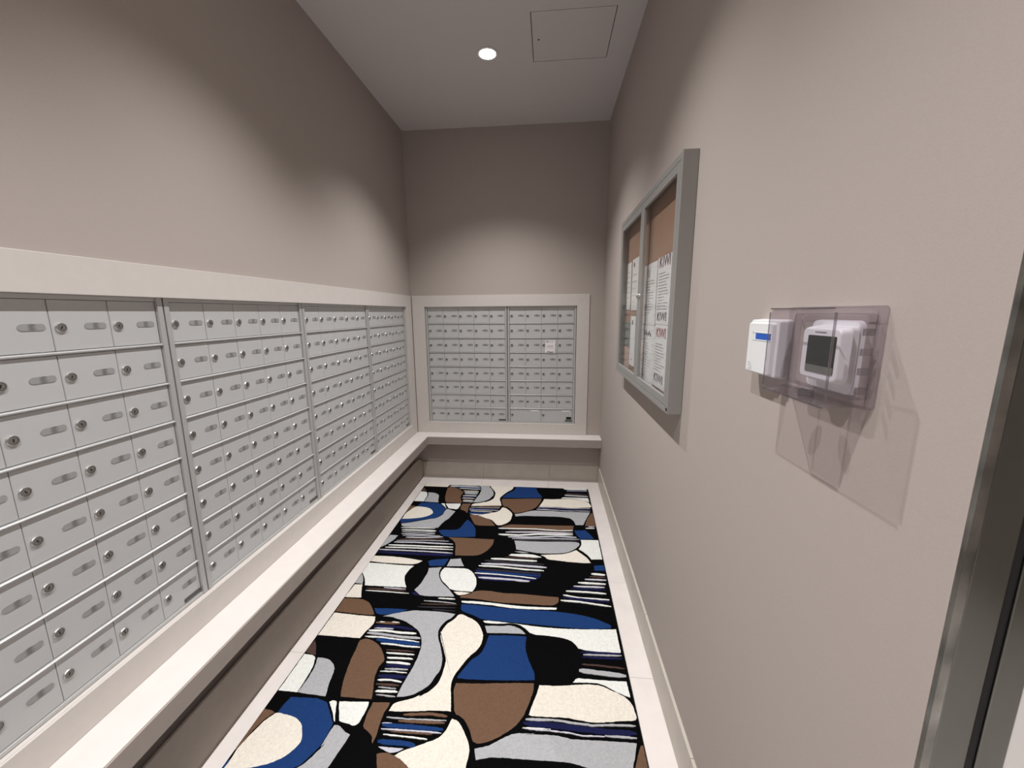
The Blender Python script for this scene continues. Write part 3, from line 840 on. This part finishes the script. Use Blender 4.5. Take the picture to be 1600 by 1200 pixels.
RUG_STRIPE = """
B 368,1826 397,1821 428,1820 459,1819 492,1822 494,1829 465,1834 434,1835 404,1836 371,1833
W 387,1822 393,1821 399,1821 406,1821 412,1822 414,1825 408,1827 402,1827 396,1827 388,1825
W 449,1819 458,1817 467,1817 477,1818 487,1819 488,1822 479,1824 470,1824 460,1823 450,1822
N 370,1850 394,1844 419,1844 445,1843 471,1842 497,1844 524,1846 550,1849 578,1855 580,1862 556,1864 529,1861 503,1859 476,1857 451,1858 426,1858 400,1859 373,1856
L 376,1864 400,1861 424,1860 449,1859 474,1860 475,1864 452,1866 427,1867 403,1868 378,1867
W 355,1879 375,1875 397,1874 419,1872 441,1871 460,1873 479,1874 498,1876 517,1877 537,1877 556,1876 576,1876 596,1879 598,1884 580,1888 560,1888 541,1889 522,1889 503,1888 484,1886 465,1885 446,1883 424,1884 402,1886 381,1887 357,1885
G 353,1894 376,1891 401,1892 426,1893 451,1894 473,1896 495,1898 516,1900 538,1901 560,1901 581,1901 602,1901 625,1905 627,1912 607,1915 586,1915 565,1915 543,1915 522,1914 500,1912 478,1910 457,1908 432,1907 408,1906 383,1905 356,1900
W 352,1918 371,1915 391,1914 411,1914 431,1913 450,1915 470,1916 489,1917 509,1919 538,1920 568,1922 597,1924 626,1928 628,1931 600,1932 571,1930 541,1929 512,1927 493,1926 473,1924 454,1923 434,1922 414,1922 395,1923 375,1923 354,1921
U 417,1928 437,1923 459,1924 482,1925 504,1926 536,1928 568,1929 600,1930 634,1938 637,1948 608,1952 576,1951 544,1949 512,1948 490,1947 468,1946 446,1945 421,1938
W 447,1951 461,1949 476,1949 490,1949 505,1950 522,1951 540,1952 557,1954 574,1955 590,1955 606,1955 623,1955 640,1956 641,1960 626,1962 609,1963 593,1963 577,1963 560,1962 543,1960 526,1959 508,1958 494,1958 479,1957 464,1957 449,1955
D 489,1985 521,1982 555,1982 588,1981 622,1983 623,1986 591,1989 558,1989 524,1990 490,1988
W 495,2000 508,1998 523,1998 537,1998 551,1998 570,1998 589,1998 608,1998 628,2000 629,2003 611,2005 592,2005 573,2005 554,2005 540,2005 526,2005 511,2005 496,2003
W 509,2024 523,2022 538,2021 552,2021 567,2020 583,2020 598,2020 614,2020 630,2023 631,2027 617,2029 602,2029 586,2029 571,2029 556,2030 541,2030 526,2031 510,2029
W 515,2048 527,2045 541,2044 555,2044 569,2043 583,2044 597,2045 611,2046 626,2050 628,2054 615,2056 601,2055 587,2055 573,2054 559,2054 545,2055 532,2055 517,2053
N 518,2064 546,2060 575,2060 604,2059 635,2062 637,2068 609,2073 580,2073 551,2074 520,2070
G 522,2081 547,2078 573,2077 599,2076 625,2077 627,2081 602,2084 576,2085 550,2086 523,2085
W 507,2095 520,2093 532,2092 545,2092 558,2091 575,2091 592,2092 608,2092 626,2094 627,2096 610,2097 594,2097 577,2096 560,2096 547,2097 535,2098 522,2098 508,2098
N 507,2115 536,2109 567,2108 598,2107 630,2111 633,2119 605,2125 574,2126 544,2128 511,2124
W 513,2136 525,2133 539,2132 553,2131 566,2130 580,2131 592,2132 605,2134 619,2138 620,2141 608,2142 596,2140 583,2139 570,2138 556,2139 542,2140 529,2141 514,2140
D 514,2154 538,2151 563,2151 588,2150 614,2153 616,2158 592,2161 567,2161 542,2162 516,2159
G 530,2168 549,2167 568,2167 587,2168 607,2169 608,2172 589,2173 570,2172 551,2172 531,2170
W 528,2186 536,2182 546,2181 556,2180 566,2179 579,2179 592,2179 605,2179 619,2182 620,2186 608,2188 595,2187 582,2187 569,2187 560,2188 550,2189 540,2191 529,2190
D 539,2203 557,2201 577,2201 596,2200 616,2202 617,2204 599,2206 579,2207 560,2207 540,2206
W 526,2189 548,2186 570,2185 593,2184 616,2185 617,2187 595,2189 572,2190 550,2191 526,2191
G 535,2202 555,2200 575,2201 596,2201 617,2203 618,2206 598,2207 578,2207 557,2206 536,2204
L 303,1574 335,1573 367,1573 399,1574 432,1577 433,1580 402,1582 370,1581 338,1580 305,1578
D 204,1586 261,1584 319,1584 377,1585 436,1589 438,1594 382,1596 324,1596 266,1595 207,1591
W 209,1606 230,1604 253,1604 275,1604 297,1604 339,1605 380,1606 420,1607 462,1609 463,1612 423,1613 382,1612 341,1611 300,1611 278,1610 256,1610 233,1610 210,1608
W 637,1632 660,1630 684,1630 707,1630 731,1632 732,1636 709,1638 686,1638 662,1638 638,1636
G 565,1658 589,1657 613,1657 638,1658 662,1658 683,1659 703,1660 723,1662 743,1665 744,1668 724,1668 704,1666 684,1665 664,1664 640,1664 615,1663 590,1663 565,1661
D 555,1683 603,1679 652,1676 701,1674 750,1673 750,1676 702,1681 654,1683 605,1686 556,1686
K 544,1705 596,1701 647,1699 699,1697 751,1696 752,1699 701,1703 649,1706 598,1708 545,1708
K 631,1718 661,1717 691,1717 722,1718 752,1720 753,1722 723,1723 693,1723 663,1723 632,1721
N 1385,1922 1432,1917 1478,1915 1524,1913 1570,1915 1569,1920 1523,1925 1477,1926 1430,1928 1384,1927
G 1398,1934 1418,1931 1438,1930 1458,1929 1478,1928 1502,1927 1525,1926 1549,1925 1572,1926 1571,1930 1547,1933 1524,1934 1501,1935 1477,1936 1458,1937 1438,1938 1418,1939 1398,1938
N 1394,1947 1438,1943 1483,1942 1527,1940 1571,1942 1570,1948 1525,1952 1481,1953 1437,1954 1393,1952
D 1387,1986 1404,1984 1421,1984 1437,1984 1454,1984 1484,1985 1514,1987 1544,1988 1574,1992 1573,1996 1543,1996 1513,1995 1483,1994 1453,1992 1436,1992 1420,1992 1403,1992 1387,1989
G 1374,2014 1394,2009 1413,2010 1432,2011 1450,2013 1482,2014 1513,2016 1543,2018 1573,2026 1571,2036 1540,2040 1509,2039 1479,2037 1448,2035 1429,2034 1411,2033 1392,2032 1374,2025
G 1156,2247 1181,2244 1207,2242 1232,2241 1257,2240 1276,2241 1295,2242 1314,2244 1333,2245 1352,2246 1371,2246 1390,2247 1408,2248 1427,2246 1446,2244 1465,2242 1484,2240 1506,2239 1527,2238 1549,2237 1570,2239 1569,2242 1547,2245 1526,2246 1504,2247 1483,2248 1464,2250 1445,2252 1426,2254 1407,2256 1389,2255 1370,2254 1352,2254 1333,2253 1314,2252 1295,2250 1276,2249 1257,2248 1232,2249 1207,2250 1182,2252 1156,2251
N 1151,2261 1177,2255 1204,2255 1231,2254 1257,2254 1284,2255 1310,2256 1336,2257 1362,2258 1385,2259 1407,2260 1429,2260 1451,2261 1481,2260 1510,2259 1540,2258 1568,2263 1566,2272 1536,2279 1507,2280 1478,2281 1448,2282 1426,2282 1405,2281 1383,2280 1361,2280 1335,2279 1309,2278 1283,2277 1257,2276 1231,2276 1204,2277 1178,2277 1151,2271
L 1152,2284 1178,2283 1205,2283 1231,2283 1257,2283 1272,2283 1288,2284 1304,2284 1319,2285 1331,2286 1342,2288 1354,2289 1366,2290 1386,2289 1407,2288 1427,2287 1448,2288 1447,2290 1427,2292 1406,2293 1386,2294 1365,2295 1354,2294 1342,2292 1331,2291 1319,2289 1304,2289 1288,2288 1272,2288 1257,2287 1231,2287 1205,2288 1179,2288 1152,2286
G 1448,2284 1478,2282 1506,2281 1536,2281 1564,2282 1563,2286 1534,2289 1505,2289 1476,2290 1448,2288
G 1153,2249 1177,2246 1201,2244 1224,2243 1248,2244 1248,2248 1224,2252 1201,2253 1177,2254 1153,2253
N 1145,2262 1170,2258 1196,2258 1222,2257 1248,2260 1248,2267 1222,2271 1197,2271 1171,2272 1145,2268
W 1143,2282 1169,2280 1196,2279 1222,2278 1248,2278 1248,2280 1222,2282 1196,2283 1169,2284 1143,2284
B 676,2272 701,2265 727,2262 754,2259 780,2256 797,2257 814,2258 831,2259 849,2263 850,2268 834,2270 817,2269 800,2268 783,2267 757,2270 731,2273 705,2276 678,2276
G 614,2287 635,2286 657,2286 679,2286 700,2286 738,2284 775,2282 812,2281 850,2280 851,2283 814,2286 777,2288 740,2289 702,2291 681,2291 659,2291 638,2291 615,2289
B 666,2296 710,2292 755,2290 800,2288 846,2289 847,2293 804,2298 759,2300 714,2302 668,2301
U 610,2315 634,2310 658,2310 683,2309 708,2308 743,2308 777,2308 811,2308 846,2312 848,2319 815,2323 782,2324 748,2324 714,2324 689,2325 665,2325 640,2326 613,2322
L 611,2332 637,2329 663,2328 689,2328 715,2327 747,2326 780,2326 812,2326 844,2327 844,2329 813,2331 781,2331 749,2332 717,2332 691,2333 665,2334 639,2334 612,2334
B 651,2338 690,2336 730,2335 770,2334 810,2334 810,2337 771,2339 732,2340 692,2340 652,2340
W 628,2350 644,2348 660,2349 676,2349 692,2349 719,2350 745,2350 771,2351 797,2353 798,2356 772,2356 746,2355 720,2355 694,2354 678,2354 662,2354 646,2353 629,2352
U 617,2373 636,2368 657,2367 678,2367 699,2366 714,2367 728,2368 743,2369 759,2374 762,2382 749,2386 734,2385 720,2384 706,2384 685,2384 664,2385 643,2385 620,2381
L 608,2311 617,2309 626,2308 636,2307 645,2308 646,2309 637,2311 628,2312 619,2312 609,2312
W 167,942 229,937 292,934 354,931 417,931 419,936 357,941 295,944 232,947 169,947
W 182,971 213,966 244,964 276,963 308,961 339,961 370,960 402,960 434,964 436,970 406,974 374,974 343,974 312,975 281,976 249,978 218,979 185,977
G 192,996 217,993 243,992 268,992 294,991 328,988 363,985 397,982 432,981 433,986 400,992 366,995 332,998 297,1001 272,1002 246,1002 220,1003 194,1001
L 197,1021 234,1017 272,1016 310,1016 349,1014 371,1011 393,1007 415,1003 438,1002 439,1006 418,1013 396,1016 374,1020 352,1024 314,1025 276,1026 238,1027 198,1025
G 213,1040 279,1034 347,1030 414,1027 482,1027 483,1032 417,1038 350,1041 283,1045 215,1045
L 244,1062 273,1058 302,1057 332,1056 362,1055 397,1050 432,1045 467,1039 503,1037 504,1042 470,1050 435,1056 400,1061 365,1066 336,1067 306,1068 277,1069 246,1067
D 207,1085 258,1079 309,1075 360,1072 411,1068 439,1066 467,1064 495,1063 524,1064 525,1068 498,1072 470,1074 442,1075 414,1077 363,1081 312,1084 261,1088 209,1089
G 197,1106 251,1100 306,1095 362,1091 417,1086 452,1086 487,1086 521,1086 557,1087 558,1091 524,1093 489,1093 454,1094 419,1094 364,1098 309,1103 254,1107 198,1110
L 186,1125 223,1120 260,1118 298,1116 336,1114 401,1114 466,1115 530,1115 596,1119 597,1124 534,1127 469,1127 405,1126 340,1126 302,1128 265,1130 227,1132 188,1131
W 160,1161 195,1157 232,1156 268,1155 305,1154 338,1154 371,1154 404,1154 438,1154 479,1153 520,1151 562,1150 604,1152 605,1158 565,1163 524,1164 483,1166 442,1167 409,1167 376,1167 342,1167 309,1167 273,1168 237,1169 200,1170 163,1167
W 149,1189 190,1184 231,1183 272,1181 314,1180 388,1179 462,1179 536,1178 610,1181 612,1186 539,1189 466,1190 392,1190 318,1191 277,1192 235,1194 194,1196 151,1194
L 121,1217 161,1213 201,1213 241,1212 282,1212 325,1212 369,1212 412,1212 455,1212 495,1213 535,1214 575,1216 616,1220 617,1224 578,1226 538,1225 498,1224 458,1222 415,1222 372,1222 329,1222 286,1222 246,1223 205,1223 165,1224 124,1222
N 119,1242 193,1236 269,1236 344,1236 420,1236 470,1235 520,1235 570,1234 621,1240 623,1251 576,1258 526,1259 477,1260 428,1260 353,1260 278,1260 203,1260 124,1253
W 877,894 902,890 926,889 950,888 975,887 1016,886 1056,884 1097,882 1137,881 1183,883 1229,886 1275,888 1321,891 1344,888 1367,886 1390,883 1412,883 1412,889 1389,895 1366,897 1343,900 1321,903 1275,900 1230,898 1184,895 1138,893 1097,894 1057,896 1016,898 976,900 952,900 927,901 903,902 878,900
D 950,917 1066,910 1182,905 1297,901 1411,900 1411,906 1296,913 1182,917 1066,921 950,922
L 934,940 990,932 1048,928 1104,924 1161,920 1224,919 1286,918 1348,917 1410,920 1410,926 1348,932 1286,933 1224,934 1162,936 1105,939 1048,943 992,947 935,947
W 887,972 922,968 957,968 992,968 1028,968 1061,962 1095,956 1128,949 1162,943 1224,940 1286,938 1348,935 1409,937 1409,945 1347,953 1286,956 1224,958 1162,961 1129,967 1096,974 1062,980 1029,986 994,986 959,986 924,986 888,980
L 958,1000 998,994 1038,993 1079,991 1119,990 1163,982 1208,975 1252,968 1297,961 1331,962 1366,963 1400,965 1434,970 1433,976 1399,979 1365,978 1331,977 1296,975 1252,982 1208,990 1164,997 1119,1004 1080,1006 1040,1007 1000,1009 959,1006
G 987,1021 1053,1012 1120,1007 1186,1002 1252,996 1302,995 1351,993 1400,992 1450,993 1449,998 1400,1003 1351,1004 1301,1006 1252,1008 1186,1013 1120,1018 1054,1023 988,1026
K 1033,1033 1076,1026 1120,1023 1164,1020 1208,1016 1268,1015 1328,1014 1388,1013 1448,1016 1447,1023 1388,1028 1328,1030 1268,1031 1208,1032 1165,1035 1121,1038 1077,1042 1033,1040
W 874,1256 897,1251 920,1251 944,1250 967,1250 988,1251 1008,1252 1029,1253 1049,1254 1079,1254 1108,1254 1138,1254 1167,1258 1167,1265 1138,1269 1109,1269 1080,1269 1051,1269 1030,1268 1010,1268 990,1267 969,1266 946,1266 922,1266 899,1267 875,1263
D 966,1233 1017,1231 1068,1232 1119,1233 1170,1236 1170,1240 1120,1242 1069,1241 1018,1240 966,1237
K 836,1278 869,1275 903,1277 937,1279 971,1282 1031,1282 1092,1282 1152,1282 1212,1288 1212,1296 1152,1300 1093,1300 1033,1300 973,1300 939,1297 906,1295 872,1293 837,1286
L 821,1312 859,1306 897,1305 935,1304 973,1303 1003,1304 1033,1305 1063,1306 1093,1308 1127,1309 1161,1310 1194,1311 1228,1317 1228,1324 1194,1327 1161,1326 1128,1325 1094,1324 1064,1323 1035,1322 1005,1320 975,1319 937,1320 899,1322 861,1323 823,1319
W 809,1333 840,1330 872,1330 904,1330 936,1330 976,1333 1016,1337 1056,1340 1095,1344 1125,1344 1154,1345 1183,1346 1212,1350 1212,1355 1184,1358 1154,1357 1125,1356 1096,1356 1057,1352 1017,1349 978,1346 938,1342 906,1342 874,1342 842,1342 810,1339
K 806,1364 904,1365 1002,1369 1098,1373 1194,1381 1194,1387 1099,1386 1003,1382 906,1378 808,1370
U 803,1389 902,1388 1000,1391 1098,1394 1194,1401 1194,1407 1098,1408 1002,1405 904,1402 804,1395
W 798,1405 835,1404 872,1404 909,1405 946,1406 975,1408 1004,1410 1033,1412 1062,1414 1088,1416 1115,1419 1142,1422 1168,1428 1168,1431 1142,1431 1116,1428 1089,1425 1062,1422 1034,1420 1005,1418 976,1416 947,1414 910,1414 873,1413 836,1412 799,1409
L 826,1442 859,1438 893,1439 926,1439 959,1439 995,1441 1031,1442 1066,1443 1102,1448 1102,1455 1067,1458 1032,1457 997,1456 961,1455 928,1455 895,1454 862,1454 828,1450
L 1046,1451 1066,1448 1088,1448 1109,1448 1130,1452 1130,1458 1110,1462 1088,1462 1068,1462 1046,1458
W 1506,846 1523,842 1539,841 1555,840 1570,842 1570,847 1554,850 1538,851 1522,852 1506,850
L 1527,822 1538,819 1550,819 1562,820 1573,822 1572,826 1561,828 1549,828 1538,828 1526,826
W 1494,1355 1515,1351 1535,1352 1556,1354 1576,1359 1575,1366 1554,1370 1534,1369 1513,1368 1493,1362
D 1482,1382 1505,1379 1529,1380 1552,1380 1575,1383 1574,1389 1550,1392 1527,1391 1504,1391 1481,1388
L 1451,1408 1483,1405 1514,1404 1545,1404 1576,1407 1575,1412 1544,1416 1513,1416 1482,1416 1451,1414
W 1410,1440 1450,1436 1489,1437 1528,1437 1567,1441 1566,1448 1526,1452 1487,1452 1448,1452 1409,1447
L 1382,1474 1427,1470 1471,1469 1515,1468 1558,1471 1557,1476 1513,1481 1470,1481 1426,1482 1382,1480
N 1368,1494 1416,1490 1464,1490 1512,1490 1560,1493 1559,1498 1511,1502 1463,1502 1415,1502 1368,1500
W 1338,1518 1367,1514 1397,1514 1426,1514 1455,1514 1482,1516 1508,1516 1534,1518 1560,1522 1559,1527 1533,1529 1507,1528 1481,1527 1454,1526 1425,1526 1396,1526 1367,1526 1337,1523
W 1321,1551 1343,1552 1364,1556 1386,1560 1408,1564 1449,1564 1490,1565 1530,1566 1570,1569 1570,1574 1529,1576 1488,1575 1448,1574 1407,1573 1385,1570 1364,1566 1342,1562 1321,1556
N 1320,1570 1383,1570 1446,1573 1508,1577 1568,1585 1567,1592 1506,1593 1444,1589 1382,1586 1320,1578
W 1306,1594 1331,1592 1356,1592 1381,1593 1405,1594 1448,1599 1489,1605 1531,1610 1572,1618 1571,1623 1530,1621 1488,1616 1447,1610 1404,1605 1380,1604 1356,1603 1331,1603 1306,1599
"""
# ================================================================== the rug
rug = tag(empty('rug', ((RUG[0] + RUG[1]) / 2, (RUG[2] + RUG[3]) / 2, -0.012)), 'abstract patterned rug of cream, grey, brown, blue and black shapes', 'rug')
RO = Vector(rug.location)
PER = 1.689
RZ0 = 0.0075


def clip(poly, ax, val, keep_less):
    out = []
    n_ = len(poly)
    for i in range(n_):
        a, b = poly[i], poly[(i + 1) % n_]
        ia = (a[ax] <= val) if keep_less else (a[ax] >= val)
        ib = (b[ax] <= val) if keep_less else (b[ax] >= val)
        if ia: out.append(a)
        if ia != ib:
            t_ = (val - a[ax]) / (b[ax] - a[ax])
            out.append((a[0] + (b[0] - a[0]) * t_, a[1] + (b[1] - a[1]) * t_))
    return out


def refine(poly, step, jit, rnd, smooth=True):
    """smooth the outline (one corner-rounding pass) and give it the slightly uneven edge of cut pile"""
    if smooth:
        q = []
        n_ = len(poly)
        for i in range(n_):
            p0, p1, p2 = poly[i - 1], poly[i], poly[(i + 1) % n_]
            a = Vector(p0) - Vector(p1); b = Vector(p2) - Vector(p1)
            if a.length > 1e-6 and b.length > 1e-6 and a.angle(b) > math.radians(115):
                q.append(tuple(Vector(p1) + a * .25)); q.append(tuple(Vector(p1) + b * .25))
            else:
                q.append(p1)
        poly = q
    out = []
    n_ = len(poly)
    for i in range(n_):
        a, b = poly[i], poly[(i + 1) % n_]
        L_ = math.hypot(b[0] - a[0], b[1] - a[1])
        k = max(1, int(L_ / step))
        for j in range(k):
            s_ = j / k
            out.append((a[0] + (b[0] - a[0]) * s_ + rnd.uniform(-jit, jit), a[1] + (b[1] - a[1]) * s_ + rnd.uniform(-jit, jit)))
    return out


def area(p):
    return abs(sum(p[i - 1][0] * p[i][1] - p[i][0] * p[i - 1][1] for i in range(len(p)))) / 2


def parse(txt):
    res = []
    for ln in txt.strip().split('\n'):
        t_ = ln.split()
        res.append((t_[0], [(int(q.split(',')[0]) / 1000, -int(q.split(',')[1]) / 1000) for q in t_[1:]]))
    return res


MB().box((RUG[0] - RO.x, RUG[3] - RO.y, 0), (RUG[1] - RO.x, RUG[2] - RO.y, RZ0 + .012)).build('backing', 'pile_black', rug, bevel=.003)
cnt = 0
edge = 0.0035
rnd = random.Random(5)
for kind, data in (('patch', parse(RUG_PATCH)), ('stripe', parse(RUG_STRIPE))):
    for shift in (-PER, 0.0, PER):
        for col, poly in data:
            p = [(x, y + shift) for x, y in poly]
            p = clip(p, 0, RUG[0] + edge, False); p = clip(p, 0, RUG[1] - edge, True) if p else p
            p = clip(p, 1, RUG[2] - edge, True) if p else p; p = clip(p, 1, RUG[3] + edge, False) if p else p
            if len(p) < 3 or area(p) < 4e-5: continue
            p = refine(p, 0.008, 0.0009, rnd, kind == 'patch')
            p = [(min(max(x, RUG[0] + edge), RUG[1] - edge), min(y, RUG[2] - edge)) for x, y in p]
            cnt += 1
            zt = RZ0 + .012 + 0.0006 + 0.000012 * cnt + (0.0003 if kind == 'stripe' else 0)
            nm = RUGC[col][0].replace('pile_', '')
            MB().prism([(x - RO.x, y - RO.y) for x, y in p], lambda a, b, d: (a, b, d), RZ0 + .010, zt).build(
                nm + '_' + kind, RUGC[col][0], rug)
